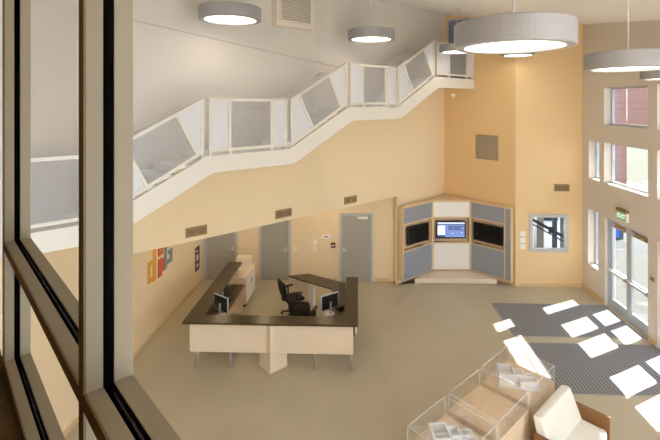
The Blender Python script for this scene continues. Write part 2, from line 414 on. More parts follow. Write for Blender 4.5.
# ---------------------------------------------------------------- staircase
U0, Y0 = 7.0, 7.72
st = thing('staircase', 'cream steel staircase with three flights climbing the beige wall', 'staircase', frame45('', U0, Y0), R(45))
LV = [L0, L1, L2, L3]
FL = [(1.92, 3.74), (5.63, 7.40), (9.24, 11.02)]
def lu(u): return u-U0
top = [(.98, L0), (1.92, L0), (3.74, L1), (5.63, L1), (7.40, L2), (9.24, L2), (11.02, L3), (US, L3)]
bot = [(u+(.13 if i not in (0, 7) else 0), z-.325) for i, (u, z) in enumerate(top)]
MB().prism([(lu(u), z) for u, z in top+bot[::-1]], 0, .06, 'y').build('stringer', M['cream'], st)
DEP = YW-Y0-.01
landU = [(None, 1.92), (3.74-.0, 5.63), (7.40, 9.24), (11.02, US)]
for i, (a, b) in enumerate(landU):
    z = LV[i]
    if a is None:
        # against the left wall: its end follows that wall
        def ul(y): return (Y0+y) - 7.0
        MB().prism([(lu(ul(.06)+.01), .06), (lu(b), .06), (lu(b), DEP), (lu(ul(DEP)+.01), DEP)], z-.14, z).build('landing', M['tread'], st)
    else: MB().box(lu(a), lu(b)-(.01 if i == 3 else 0), .06, DEP, z-.14, z).build('landing', M['tread'], st)
for f, (a, b) in enumerate(FL):
    n = 6; du = (b-a)/n; dz = (LV[f+1]-LV[f])/n
    for k in range(n-1):
        u0, u1, z = a+du*k+.03, a+du*(k+1)+.03, LV[f]+dz*(k+1)
        MB().box(lu(u0-.03), lu(u1), .06, DEP, z-.05, z).box(lu(u0), lu(u0)+.015, .06, DEP, z-dz+.002, z-.05).build('tread', M['tread'], st)
    MB().box(lu(b-.03), lu(b), .06, DEP, LV[f+1]-dz+.002, LV[f+1]-.142).build('riser', M['tread'], st)
GH = 1.05
def guard(u0, u1, z0, z1, mids, name='guard_panel'):
    """guard in the stringer plane; z0,z1 = walking line at both ends; mids = (fraction, fraction) of the two inner bars"""
    b0, b1, t0, t1 = z0+.09, z1+.09, z0+GH, z1+GH
    sl = math.atan2(z1-z0, u1-u0)
    g = MB(); yc = .03
    P = lambda u, z: (lu(u), yc, z)
    w = .055
    bw = .045
    g.bar(P(u0, t0), P(u1, t1), .06, w, (0, 0, 1)).bar(P(u0, b0), P(u1, b1), bw, w, (0, 0, 1))
    g.bar(P(u0+w/2, b0), P(u0+w/2, t0), .05, w, (1, 0, 0)).bar(P(u1-w/2, b1), P(u1-w/2, t1), .05, w, (1, 0, 0))
    tl = lambda u: t0+(t1-t0)*(u-u0)/(u1-u0)
    bl = lambda u: b0+(b1-b0)*(u-u0)/(u1-u0)
    q = []
    for f in mids:
        ut = u0+f*(u1-u0); ub = ut
        if abs(sl) > .01:
            # bar square to the slope
            n = GH-.09
            ub = ut+n*math.sin(sl)*math.cos(sl)
        g.bar(P(ut, tl(ut)), P(ub, bl(ub)), .06, w, (1, 0, 0))
        if abs(sl) <= .01: g.bar(P(ub, bl(ub)), P(ub, bl(ub)-.095), .05, w, (1, 0, 0))
        q.append((ut, ub))
    for uu in ((u0+.03), (u1-.03)): g.bar(P(uu, bl(uu)), P(uu, bl(uu)-.12), .03, .03, (1, 0, 0))
    go = g.build(name, M['cream'], st)
    def sheet(nm, pts, mt):
        MB().prism([(lu(u), z) for u, z in pts], .024, .036, 'y').build(nm, mt, go)
    if len(q) == 2:
        (a, a2), (c, c2) = q
        sheet('end_sheet', [(u0+.05, bl(u0)), (a2, bl(a2)), (a, tl(a)), (u0+.05, tl(u0))], M['sheet'])
        sheet('mesh_infill', [(a2, bl(a2)), (c2, bl(c2)), (c, tl(c)), (a, tl(a))], M['mesh'])
        sheet('end_sheet', [(c2, bl(c2)), (u1-.05, bl(u1)), (u1-.05, tl(u1)), (c, tl(c))], M['sheet'])
    else: sheet('mesh_infill', [(u0, bl(u0)), (u1, bl(u1)), (u1, tl(u1)), (u0, tl(u0))], M['mesh'])
G = .05
guard(.99, 1.92-G, L0, L0, ())
guard(1.92+G, 3.74-G, L0, L1, (.18, .70))
guard(3.74+G, 5.63-G, L1, L1, (.24, .78))
guard(5.63+G, 7.40-G, L1, L2, (.13, .65))
guard(7.40+G, 9.24-G, L2, L2, (.26, .77))
guard(9.24+G, 11.02-G, L2, L3, (.14, .70))
guard(11.02+G, US-.01, L3, L3, (.32, .80))

# wall handrails behind the flights
def handrail(pts, label):
    u0 = pts[0][0]; z0 = pts[0][1]
    h = thing('wall_handrail', label, 'handrail', frame45('', u0, YW, z0), R(45), 'handrails on the stair wall')
    MB().tube([(u-u0, -.07, z-z0) for u, z in pts], .021, 10).build('rail', M['cream'], h)
    for i in range(1, len(pts)-1):
        u, z = pts[i]
        MB().tube([(u-u0, -.07, z-z0-.015), (u-u0, -.05, z-z0-.06), (u-u0, -.002, z-z0-.07)], .009, 8).tube([(u-u0, -.012, z-z0-.07), (u-u0, -.001, z-z0-.07)], .03, 10).build('bracket', M['steel'], h)
HR = .92
for (a, b), za, zb, lb in zip(FL, LV, LV[1:], ('lowest cream handrail on the stair wall, beside the first flight', 'middle cream handrail on the stair wall, between the two middle landings', 'topmost cream handrail on the stair wall, below the corridor door')):
    c = (a+b)/2
    handrail([(a-.22, za+HR), (a+.05, za+HR+.02), (c, (za+zb)/2+HR), (b, zb+HR), (b+.28, zb+HR)], lb)

# ---------------------------------------------------------------- grilles
def grille(name, label, loc, rz, w, h, mf, ms, n=7, depth=.03, vert=1, group=None, vents='h'):
    t = thing(name, label, 'vent', loc, rz, group)
    f = .02
    MB().box(0, f, -depth, 0, 0, h).box(w-f, w, -depth, 0, 0, h).box(f, w-f, -depth, 0, 0, f).box(f, w-f, -depth, 0, h-f, h).box(w*.5-.01, w*.5+.01, -depth, 0, f, h-f).build('frame', mf, t)
    MB().box(f, w-f, -.006, 0, f, h-f).build('backing', M['ventdark'] if ms is not M['greyvent'] else M['vent'], t)
    s = MB()
    for k in range(n):
        z = f+(h-2*f)*(k+.5)/n
        s.bar((f, -depth*.55, z), (w-f, -depth*.55, z), depth*.6, (h-2*f)/n*.45)
    s.build('louvres', ms, t)
    return t
for u, lb in ((3.83, 'small bronze wall grille above the left door, lowest of three'), (6.06, 'small bronze wall grille above the middle door under the stair'), (8.34, 'small bronze wall grille above the right door under the stair')):
    grille('wall_grille', lb, frame45('', u, YW, 2.845), R(45), .47, .20, M['vent'], M['vent'], 4, .025, group='small grilles over the recess')
grille('wall_grille', 'square grey louvred grille high on the gold wall', (3.91, 14.73, 3.83), R(-45), .78, .79, M['vent'], M['greyvent'], 12, .03)
grille('wall_grille', 'small bronze grille above the small interior window', (6.04, YF, 2.945), 0, .46, .22, M['vent'], M['vent'], 4, .025)
t = thing('air_diffuser', 'boxed white air grille high on the beige stair wall', 'vent', frame45('', 5.95, YW, 7.5), R(45))
MB().box(0, 1.12, -.22, 0, 0, 1.0).build('duct_box', mat('duct_white', '#e4d9cc', .6), t)
MB().box(.08, .12, -.25, -.22, .1, .92).box(1.0, 1.04, -.25, -.22, .1, .92).box(.12, 1.0, -.25, -.22, .1, .14).box(.12, 1.0, -.25, -.22, .88, .92).build('frame', M['cream'], t)
s = MB()
for k in range(14): s.bar((.12, -.23, .17+k*.052), (1.0, -.23, .17+k*.052), .015, .026)
s.build('louvres', M['greyvent'], t)

# ---------------------------------------------------------------- pendants
def make_pendant():
    t = thing('pendant_lamp', '', 'lamp', (0, 0, 0), 0, 'drum pendant lamps')
    MB().lathe([(.60, .012), (.60, .24), (.59, .25), (.05, .25), (.05, .235), (.58, .235), (.58, .03), (.50, .02), (.50, .0), (.588, 0)], 64, closed=True).build('drum_shade', M['drum'], t)
    MB().lathe([(.52, .032), (.52, .042)], 64).build('diffuser', M['glow'], t)
    return t
def hang(t, x, y, z, sc, label):
    t.location = (x, y, z); t.scale = (sc, sc, sc); t['label'] = label
    L = (ceil_z(x, y)-z)/sc
    MB().tube([(0, 0, .245), (0, 0, L-.02)], .011, 8).build('cable', M['cable'], t)
    MB().lathe([(.07, L-.03), (.07, L+.006)], 20).build('canopy', M['cable'], t)
proto = make_pendant()
LAMPS = [(-2.51, 8.58, 7.26, 1, 'drum pendant lamp left of the boxed white air grille'),
         (.34, 11.25, 7.26, 1, 'drum pendant lamp over the middle of the staircase'),
         (1.49, 4.28, 6.15, .92, 'largest-looking silver drum pendant lamp, closest to the viewer'),
         (3.95, 6.58, 6.12, .95, 'drum pendant lamp hanging before the upper right window'),
         (2.83, 12.68, 7.10, .83, 'drum pendant lamp in front of the top stair landing'),
         (4.68, 13.05, 7.04, .78, 'small-looking drum pendant lamp, low behind the closest one'),
         (5.81, 8.35, 6.08, .83, 'drum pendant lamp cut off at the right edge')]
protos = [proto]+[copy_tree(proto) for _ in LAMPS[1:]]
for t, a in zip(protos, LAMPS): hang(t, *a)
# unseen lights added to brighten the recess under the stair
for i, (x, y) in enumerate(((-4.0, 10.6), (-2.6, 12.2), (-1.0, 13.2), (-4.0, 12.8))):
    t = thing('recessed_downlight', 'recessed downlight in the low ceiling under the stair', 'lamp', (x, y, 2.76), 0, 'downlights under the stair')
    MB().lathe([(.09, -.012), (.09, 0), (.07, 0), (.07, -.012)], 24, closed=True).build('trim_ring', M['plate'], t)
    MB().lathe([(.068, -.006), (.068, -.002)], 24).build('lens', mat('downlight_lens', '#fff0d8', .5, emit=('#ffdca0', 5)), t)
    ld = bpy.data.lights.new('downlight', 'AREA'); ld.shape = 'DISK'; ld.size = .13; ld.energy = 5; ld.color = (1, .78, .5)
    lo = bpy.data.objects.new('downlight_lamp', ld); C.objects.link(lo); lo.location = (x, y, 2.735); lo.parent = None

# ---------------------------------------------------------------- reception desk
rd = thing('reception_desk', 'U-shaped maple reception desk with dark brown counter on steel legs', 'desk', (-1.83, 9.25, 0))
ox, oy = -1.83, 9.25
def B(x0, x1, y0, y1, z0, z1, m=None): return (m or MB()).box(x0-ox, x1-ox, y0-oy, y1-oy, z0, z1)
MB().prism([(x-ox, y-oy) for x, y in ((-3.67, 9.05), (0, 9.05), (0, 11.6), (-.30, 11.6), (-.30, 9.41), (-3.30, 9.41), (-3.34, 12.58), (-3.74, 12.58))], 1.03, 1.07).build('counter_top', M['dark'], rd, bevel=.004)
B(-3.56, -.10, 9.2, 9.24, .38, 1.03).build('front_panel', M['maple'], rd)
B(-.06, -.02, 9.26, 11.5, .80, 1.03).build('side_panel', M['maple'], rd)
B(-3.50, -3.46, 9.26, 12.0, .38, .72).build('side_panel', M['maple'], rd)
MB().prism([(x-ox, y-oy) for x, y in ((-1.83, 9.10), (-1.52, 9.40), (-2.12, 9.40))], 0, 1.03).build('corner_post', M['maple'], rd)
for x, y in ((-3.44, 9.31), (-2.72, 9.31), (-.92, 9.31), (-.14, 9.31)):
    MB().tube([(x-ox, y-oy, 0), (x-ox, y-oy, .75)], .028, 14).lathe([(.04, 0), (.04, .008)], 16, x-ox, y-oy).build('leg', M['steel'], rd)
# inner work surfaces
MB().prism([(x-ox, y-oy) for x, y in ((-3.6, 9.30), (-3.05, 9.30), (-3.05, 11.78), (-3.6, 11.78))], .72, .75).build('work_surface', M['dark'], rd)
MB().prism([(x-ox, y-oy) for x, y in ((-.07, 9.30), (-.68, 9.30), (-.68, 11.58), (-1.99, 12.44), (-1.43, 12.62), (-.36, 11.98), (-.07, 11.58))], .72, .75).build('work_surface', M['dark'], rd)
MB().prism([(x-ox, y-oy) for x, y in ((-1.93, 12.46), (-1.90, 12.42), (-1.47, 12.56), (-1.50, 12.60))], 0, .72).build('end_panel', M['maple2'], rd)
MB().prism([(x-ox, y-oy) for x, y in ((-1.40, 12.30), (-1.25, 12.2), (-1.2, 12.28), (-1.35, 12.38))], 0, .72).build('leg', M['panel'], rd)
MB().prism([(x-ox, y-oy) for x, y in ((-.33, 11.5), (-.3, 11.5), (-.10, 11.55), (-.10, 11.58), (-.33, 11.58))], 0, 1.03).build('end_panel', M['maple2'], rd)
B(-3.58, -3.10, 11.72, 11.76, 0, .72).build('end_panel', M['maple2'], rd)
for x, y in ((-3.42, 9.5), (-3.42, 10.4), (-3.42, 11.0), (-3.42, 11.6), (-.2, 9.6), (-.2, 11.3)):
    MB().tube([(x-ox, y-oy, .75), (x-ox, y-oy, 1.03)], .022, 12).build('counter_support', M['steel'], rd)

# cabinet behind the left wing
cb = thing('storage_cabinet', 'low maple storage cabinet at the rear left of the desk', 'cabinet', (-3.37, 12.6, 0))
MB().box(-.27, .27, -.52, .5, .07, .80).build('body', M['maple2'], cb)
MB().box(-.25, .25, -.49, .48, 0, .07).build('toe_kick', M['black'], cb)
MB().box(-.29, .29, -.54, .52, .80, .83).build('top', M['maple'], cb)
for k in range(2):
    d = MB().box(.27, .29, -.50+k*.5, -.02+k*.5, .09, .79).build('door', M['panel'], cb)
    MB().bar((.30, -.06+k*.1, .5), (.30, -.06+k*.1, .62), .015, .02).build('handle', M['steel'], d)
bx = thing('wooden_box', 'pale wooden box with lid standing on the storage cabinet', 'box', (-3.38, 12.95, .83))
MB().box(-.2, .2, -.13, .13, 0, .24).build('body', M['maple'], bx, bevel=.006)
MB().box(-.21, .21, -.14, .14, .24, .275).build('lid', M['maple'], bx, bevel=.006)

# monitors
M['rear'] = mat('monitor_rear', '#15171b', .3)
def make_monitor():
    t = thing('computer_monitor', '', 'monitor', (0, 0, 0), 0, 'reception monitors')
    MB().lathe([(.12, 0), (.12, .012), (.03, .02)], 28).build('base', M['steel'], t)
    MB().bar((0, .035, .015), (0, .035, .30), .05, .03, (1, 0, 0)).build('stand', M['steel'], t)
    h = MB().box(-.24, .24, -.012, .022, .12, .47).build('housing', M['silver'], t, bevel=.006)
    MB().box(-.225, .225, -.0145, -.012, .14, .455).build('screen', M['screen'], h)
    MB().box(-.222, .222, .022, .026, .138, .452).build('rear_cover', M['rear'], h)
    return t
mo = make_monitor(); mo.location = (-3.14, 10.02, .75); mo.rotation_euler = (0, 0, R(146)); mo['label'] = 'silver computer monitor on the left wing of the desk'
m2 = copy_tree(mo); m2.location = (-.66, 10.2, .75); m2.rotation_euler = (0, 0, R(218)); m2['label'] = 'computer monitor on the right wing of the desk'
t = thing('keyboard', 'dark keyboard on left wing of the reception desk', 'keyboard', (-3.2, 10.7, .75), R(80))
MB().box(-.2, .2, -.07, .07, 0, .018).build('body', M['black'], t, bevel=.004)
s = MB()
for i in range(12):
    for j in range(4): s.box(-.19+i*.032, -.163+i*.032, -.06+j*.031, -.034+j*.031, .018, .025)
s.build('keys', M['blackmesh'], t)
t = thing('desk_telephone', 'black desk telephone beside the right monitor', 'telephone', (-.45, 10.5, .75), R(-60))
MB().prism([(-.1, 0), (.1, 0), (.1, .07), (-.1, .025)], -.09, .09, 'y').build('body', M['black'], t, bevel=.006)
MB().tube([(-.07, -.06, .075), (0, -.06, .105), (.09, -.06, .11)], [.024, .016, .024], 10).build('handset', M['black'], t)

# task chairs
def make_chair():
    t = thing('task_chair', '', 'chair', (0, 0, 0), 0, 'black reception task chairs')
    s = MB()
    for k in range(5):
        a = 2*math.pi*k/5+.3
        s.tube([(0, 0, .11), (.3*math.cos(a), .3*math.sin(a), .075)], [.035, .02], 8)
    s.build('star_base', M['black'], t)
    for k in range(5):
        a = 2*math.pi*k/5+.3
        MB().tube([(.3*math.cos(a)-.015*math.sin(a), .3*math.sin(a)+.015*math.cos(a), .03), (.3*math.cos(a)+.015*math.sin(a), .3*math.sin(a)-.015*math.cos(a), .03)], .03, 12).build('caster', M['black'], t)
    MB().tube([(0, 0, .09), (0, 0, .40)], .028, 12).build('gas_column', M['steel'], t)
    MB().box(-.24, .24, -.24, .25, .42, .50).build('seat', M['blackmesh'], t, bevel=.035)
    MB().box(-.12, .12, -.2, .15, .385, .42).build('seat_plate', M['black'], t)
    # back faces +y (person looks to +y), stands at y = -.26
    bk = MB()
    n = 7
    for i in range(n):
        pass
    pts = [(-.22, -.25, .52), (-.26, -.29, .72), (-.25, -.325, .92), (-.22, -.33, .95), (.22, -.33, .95), (.25, -.325, .92), (.26, -.29, .72), (.22, -.25, .52), (-.22, -.25, .52)]
    bk.tube(pts, .02, 8)
    bf = bk.build('back_frame', M['black'], t)
    ms = MB()
    rows = [(-.22, -.25, .52), (-.26, -.29, .72), (-.24, -.328, .94)]
    for (a, y0, z0), (b, y1, z1) in zip(rows, rows[1:]):
        ms.poly([(a, y0, z0), (-a, y0, z0), (-b, y1, z1), (b, y1, z1)])
    mo_ = ms.build('back_mesh', M['chairmesh'], t)
    so = mo_.modifiers.new('solid', 'SOLIDIFY'); so.thickness = .006
    MB().bar((0, -.16, .40), (0, -.30, .46), .06, .03).bar((0, -.30, .45), (0, -.315, .78), .05, .025, (0, 1, 0)).build('back_spine', M['black'], t)
    for sx in (-1, 1):
        MB().bar((sx*.2, 0, .41), (sx*.30, 0, .41), .05, .02).bar((sx*.295, 0, .40), (sx*.295, -.02, .66), .03, .05, (1, 0, 0)).build('arm_post', M['black'], t)
        MB().box(sx*.295-.045, sx*.295+.045, -.15, .14, .66, .69).build('armrest', M['black'], t, bevel=.012)
    return t
M['chairmesh'] = perforated('chair_back_mesh', '#161412', .2, .02)
ch = make_chair(); ch.location = (-1.74, 11.7, 0); ch.rotation_euler = (0, 0, R(-58)); ch['label'] = 'black task chair in side view, rear one inside the desk'
c2 = copy_tree(ch); c2.location = (-1.33, 10.68, 0); c2.rotation_euler = (0, 0, R(-12)); c2['label'] = 'black task chair with its mesh back towards the front counter'

# ---------------------------------------------------------------- media cabinet in the corner
mc = thing('media_cabinet', 'three-sided corner media cabinet with grey blue panels and white centre', 'cabinet', (3.08, 14.0, 0))
cx, cy = 3.08, 14.0
PL = [(1.385, 13.60), (2.46, 14.60), (3.70, 14.64), (4.70, 13.66)]
zb, zt, zn0, zn1 = .15, 2.43, 1.07, 1.88
def bay(p, q, kind, extra=0):
    p, q = Vector((p[0]-cx, p[1]-cy, 0)), Vector((q[0]-cx, q[1]-cy, 0)); L = (q-p).length; ang = math.atan2(q.y-p.y, q.x-p.x)
    mt = M['panel'] if kind == 'c' else M['fabric']
    def put(m, nm, mtl, **k):
        o = m.build(nm, mtl, mc, **k); o.location = p; o.rotation_euler = (0, 0, ang); return o
    w = .035; D = .19
    x1 = L-(.20 if extra else 0)
    fr = MB().box(0, w, 0, D, zb, zt).box(x1-w, x1, 0, D, zb, zt).box(w, x1-w, 0, D, zt-w, zt).box(w, x1-w, 0, D, zb, zb+w).box(w, x1-w, 0, D, zn0-w, zn0).box(w, x1-w, 0, D, zn1, zn1+w)
    if extra: fr.box(L-w, L, 0, .1, zb, zt).box(x1, L-w, 0, .1, zt-w, zt).box(x1, L-w, 0, .1, zb, zb+w)
    put(fr, 'carcass', M['maple2'])
    put(MB().box(w, x1-w, .015, .03, zn1+w, zt-w), 'upper_panel', mt)
    put(MB().box(w, x1-w, .015, .03, zb+w, zn0-w), 'lower_panel', mt)
    if extra: put(MB().box(x1, L-w, .015, .03, zb+w, zt-w), 'side_strip', mt)
    put(MB().box(w, x1-w, D-.02, D, zn0, zn1), 'niche_back', M['maple2'])
    return p, ang, L
bay(PL[0], PL[1], 'f'); bay(PL[1], PL[2], 'c'); bay(PL[2], PL[3], 'f', 1)
MB().prism([(x-cx, y-cy) for x, y in ((1.46, 13.86), (2.46, 14.72), (3.70, 14.76), (4.68, 13.88), (4.72, 13.86), (3.04, 15.52), (1.40, 13.88))], zt, zt+.03).build('top_board', M['maple2'], mc) if False else \
MB().prism([(x-cx, y-cy) for x, y in ((1.42, 13.68), (2.46, 14.64), (3.70, 14.68), (4.66, 13.74), (4.70, 13.80), (3.04, 15.50), (1.40, 13.82))], zt+.002, zt+.03).build('top_board', M['maple2'], mc)
MB().prism([(x-cx, y-cy) for x, y in ((1.78, 13.90), (4.34, 13.92), (4.2, 14.1), (3.70, 14.60), (2.47, 14.56), (1.98, 14.1))], 0, .149).build('plinth', M['maple'], mc)

def tv(label, loc, rz, picture=False):
    t = thing('television', label, 'television', loc, rz, 'televisions in the media cabinet')
    MB().box(-.49, .49, -.03, .03, 0, .58).build('bezel', M['black'], t, bevel=.008)
    MB().box(-.45, .45, -.034, -.029, .045, .54).build('screen', M['screen'], t)
    MB().box(-.16, .16, .03, .085, .2, .4).build('wall_mount', M['black'], t)
    if picture:
        def em(n, c, s): return mat(n, c, .5, emit=(c, s))
        g = MB(); y = -.0348
        def q(x0, x1, z0, z1, mi):
            g.poly([(x0, y, z0), (x1, y, z0), (x1, y, z1), (x0, y, z1)], mi)
        q(-.445, .445, .485, .535, 0); q(-.445, .445, .455, .485, 1); q(-.445, .445, .43, .455, 2)
        q(-.445, -.2, .12, .43, 3); q(-.2, -.1, .10, .43, 4); q(-.1, .445, .28, .43, 5); q(-.1, .445, .10, .28, 4); q(-.445, -.2, .05, .12, 1); q(-.2, .445, .05, .10, 2)
        for i in range(12):
            x = -.08+.5*random.random(); z = .13+.25*random.random(); y = -.0354
            q(x, x+.05, z, z+.025, 0 if i % 3 == 0 else 2)
        g.build('screen_picture', [em('pic_pale', '#c6d4f0', 0.56), em('pic_dark', '#39507e', 0.35), em('pic_mid', '#7b93c8', 0.49), em('pic_white', '#dce6ff', 0.63), em('pic_blue', '#6f86c4', 0.49), em('pic_deep', '#54649c', 0.42)], t)
    return t
d = Vector((PL[1][0]-PL[0][0], PL[1][1]-PL[0][1]))
tv('black television in the left bay of the media cabinet', (1.92, 14.16, 1.19), math.atan2(d.y, d.x)-.06)
tv('lit television showing a blue page in the white bay', (3.07, 14.67, 1.19), R(1.5), True)
d = Vector((PL[3][0]-PL[2][0], PL[3][1]-PL[2][1]))
tv('black television in the right bay of the media cabinet', (4.16, 14.25, 1.19), math.atan2(d.y, d.x)+.02)
for p, lb, rz in (((2.62, 14.65, 1.072), 'black remote control under the lit television', 0), ((2.0, 14.20, 1.072), 'black remote control under the left television', 40*math.pi/180), ((3.9, 14.52, 1.072), 'black remote control under the right television', -R(41))):
    t = thing('remote_control', lb, 'remote', p, rz, 'remotes in the media cabinet')
    MB().box(-.12, .12, -.025, .025, 0, .02).build('body', M['black'], t, bevel=.005)
    s = MB()
    for i in range(6): s.box(-.09+i*.03, -.075+i*.03, -.01, .01, .02, .023)
    s.build('buttons', M['greyvent'], t)

# ---------------------------------------------------------------- display cases
def make_case():
    t = thing('display_case', '', 'display case', (0, 0, 0), 0, 'maple display cases')
    LX, LY, H0, H1 = .955, .87, .75, 1.02
    MB().box(-LX/2, LX/2, -LY/2, LY/2, .06, H0).build('pedestal', M['case'], t, bevel=.004)
    MB().box(-LX/2+.04, LX/2-.04, -LY/2+.04, LY/2-.04, 0, .06).build('toe_kick', M['dark'], t)
    a, b = LX/2-.008, LY/2-.008; th = .008
    MB().box(-a, a, -b, -b+th, H0, H1).box(-a, a, b-th, b, H0, H1).box(-a, -a+th, -b+th, b-th, H0, H1).box(a-th, a, -b+th, b-th, H0, H1).box(-a, a, -b, b, H1, H1+th).build('acrylic_cover', M['acryl'], t)
    e = MB(); w = .008
    for sx in (-1, 1):
        e.bar((sx*a, -b, H1+.004), (sx*a, b, H1+.004), w, w); e.bar((-a, sx*b, H1+.004), (a, sx*b, H1+.004), w, w)
        for sy in (-1, 1): e.bar((sx*a, sy*b, H0), (sx*a, sy*b, H1), w, w, (1, 0, 0))
    e.build('cover_edge', M['edge'], t)
    return t
M['case'] = mat('maple_case', '#dcc4a6', .5, noise=(3, .05, (1.2, 10, 10)))
M['case'] = M['case']
c1 = make_case()
base = Vector((2.81, 7.82, 0)); step = Vector((-.735, -.745, 0))
cases = [c1, copy_tree(c1), copy_tree(c1)]
for i, (c, lb) in enumerate(zip(cases, ('maple display case with clear cover beside the ribbed mat, holding a clear model', 'empty maple display case with clear cover, middle of the row of three', 'maple display case cut off by the bottom edge, holding a white model'))):
    c.location = base+step*i; c.rotation_euler = (0, 0, R(45)); c['label'] = lb

def arch_model(label, loc, rz, seed):
    rnd = random.Random(seed)
    t = thing('building_model', label, 'model', loc, rz, 'clear building models')
    MB().box(-.34, .34, -.20, .20, 0, .012).build('base_plate', M['model'], t)
    for (x0, x1, y0, y1, h) in ((-.32, -.06, -.16, .17, .21), (-.04, .12, -.03, .17, .15), (.02, .33, -.18, .02, .12), (.15, .31, .05, .17, .09)):
        w = MB(); q = .022
        w.box(x0, x1, y0, y0+q, .012, h).box(x0, x1, y1-q, y1, .012, h).box(x0, x0+q, y0+q, y1-q, .012, h).box(x1-q, x1, y0+q, y1-q, .012, h)
        w.box(x0+q, x1-q, (y0+y1)/2-.008, (y0+y1)/2+.008, .012, h*.8)
        w.build('block_walls', M['model'], t)
    MB().tube([(.33*math.cos(a)-.02, .2*math.sin(a)-.0, .04) for a in [k*.25 for k in range(-3, 4)]], .012, 8).build('curved_wall', M['model'], t)
    for k in range(3): MB().box(-.24+k*.06, -.21+k*.06, -.05, .05, .012, .07+.02*k).build('core_block', M['grey_block'], t)
M['grey_block'] = mat('grey_model_core', '#b8b0a8', .6)
arch_model('clear acrylic building model in the display case beside the mat', (base.x-.03, base.y-.02, .752), R(-8), 1)
arch_model('white clear building model in the case at the bottom edge', tuple((base+step*2+Vector((.02, .0, .752)))), R(5), 2)

# ---------------------------------------------------------------- armchair
ac = thing('lounge_armchair', 'cream leather lounge armchair with brown wooden arms', 'armchair', (3.35, 6.97, 0), R(45))
# local: x along the back (towards the far arm), -y is the front
MB().box(-.56, .56, -.32, .24, .24, .43).build('seat_cushion', M['leather'], ac, bevel=.05)
MB().box(-.56, .56, -.30, .30, .12, .235).build('seat_base', M['wood'], ac)
MB().prism([(.03, .36), (.27, .34), (.40, .84), (.24, .86)], -.575, .575, 'x').build('back_cushion', M['leather'], ac, bevel=.045)
for s in (-1, 1):
    MB().prism([(-.34, .06), (.34, .06), (.34, .62), (-.34, .62)], s*.60-.022, s*.60+.022, 'x').build('arm_panel', M['wood'], ac, bevel=.006)
    for y in (-.28, .28): MB().box(s*.6-.03, s*.6+.03, y-.03, y+.03, 0, .06).build('leg', M['steel'], ac)
MB().box(-.575, .575, .30, .33, .12, .6).build('back_panel', M['wood'], ac)

# ---------------------------------------------------------------- floor mats
for y0, y1, lb in ((10.76, 12.56, 'ribbed grey entrance mat before the far pair of glass doors'), (8.64, 10.50, 'ribbed grey entrance mat beside the display cases')):
    t = thing('entrance_mat', lb, 'mat', (5.33, (y0+y1)/2, 0), 0, 'entrance mats')
    h = (y1-y0)/2
    MB().box(-1.56, 1.54, -h+.02, h-.02, 0, .014).build('ribbed_surface', M['mat_'], t)
    MB().box(-1.58, 1.55, -h, -h+.02, 0, .016).box(-1.58, 1.55, h-.02, h, 0, .016).box(-1.58, -1.56, -h+.02, h-.02, 0, .016).build('edge_strip', M['greyvent'], t)

# ---------------------------------------------------------------- exit sign and wall fixtures
t = thing('exit_sign', 'green exit sign above the glass entrance doors', 'sign', (XR, 11.66, 2.59))
MB().box(-.07, 0, -.21, .21, 0, .24).build('housing', M['plate'], t)
MB().box(-.09, 0, -.22, .22, .24, .31).build('mount_cap', M['brass'], t)
f = MB().box(-.074, -.07, -.195, .195, .015, .225).build('face', M['exitgreen'], t)
cu = bpy.data.curves.new('lettering', 'FONT'); cu.body = 'EXIT'; cu.size = .17; cu.align_x = 'CENTER'; cu.align_y = 'CENTER'; cu.extrude = .001
to = bpy.data.objects.new('lettering', cu); C.objects.link(to); to.parent = f; to.location = (-.0755, 0, .12); to.rotation_euler = (R(90), 0, R(-90)); cu.materials.append(M['whiteletter'])
me_ = bpy.data.meshes.new_from_object(to); tm = bpy.data.objects.new('lettering', me_); C.objects.link(tm); tm.parent = f; tm.location = to.location; tm.rotation_euler = to.rotation_euler
bpy.data.objects.remove(to); tm.name = 'lettering'

def plate(label, x, z, w=.085, h=.12, y=YB, group='white wall plates', rocker=True):
    t = thing('switch_plate', label, 'switch', (x, y, z), 0, group)
    MB().box(-w/2, w/2, -.008, 0, -h/2, h/2).build('plate', M['plate'], t, bevel=.002)
    MB().box(-w*.22, w*.22, -.012, -.008, -h*.25, h*.25).build('rocker', M['panel'], t)
plate('white light switch just right of the middle grey door', -2.0, 1.0, .09, .13)
plate('white wall plate right of middle door, upper of a pair', -1.37, 1.23, .11, .15)
plate('white wall plate right of middle door, lower of a pair', -1.37, 1.02, .11, .15)
for z, n in ((1.62, 'topmost'), (1.42, 'middle'), (1.22, 'bottom')):
    plate('white wall plate left of the small interior window, %s of three' % n, 5.09, z, .17, .15, YF)
t = thing('door_sign', 'small white sign with a dark bar on the recess wall', 'sign', (-1.02, YB, 1.40))
MB().box(-.14, .14, -.01, 0, -.07, .07).build('board', M['plate'], t); MB().box(-.06, .07, -.012, -.01, -.015, .015).build('dark_bar', M['steelblue'], t)
t = thing('fire_alarm', 'dark maroon alarm box left of the right grey door', 'alarm', (-.79, YB, 1.14))
MB().box(-.07, .07, -.045, 0, -.08, .08).build('box', M['alarm'], t, bevel=.008); MB().bar((-.04, -.05, 0), (.04, -.05, 0), .01, .03).build('pull_handle', M['plate'], t)
t = thing('wall_sensor', 'small white sensor on the gold wall under the top landing', 'sensor', (3.30, 15.34, 5.93), R(-45))
MB().lathe([(.07, 0), (.06, .06), (.02, .09)], 16).build('dome', M['plate'], t).rotation_euler = (R(90), 0, 0)
MB().box(-.05, .05, -.01, 0, -.10, -.05).build('bracket', M['plate'], t)
t = thing('push_plate', 'small brown push plate on the pier between glass doors', 'plate', (XR, 10.55, 1.52))
MB().box(-.014, .002, -.07, .07, -.05, .05).build('plate', M['vent'], t); MB().box(-.02, -.012, -.045, .045, -.03, .03).build('button', M['brass'], t)

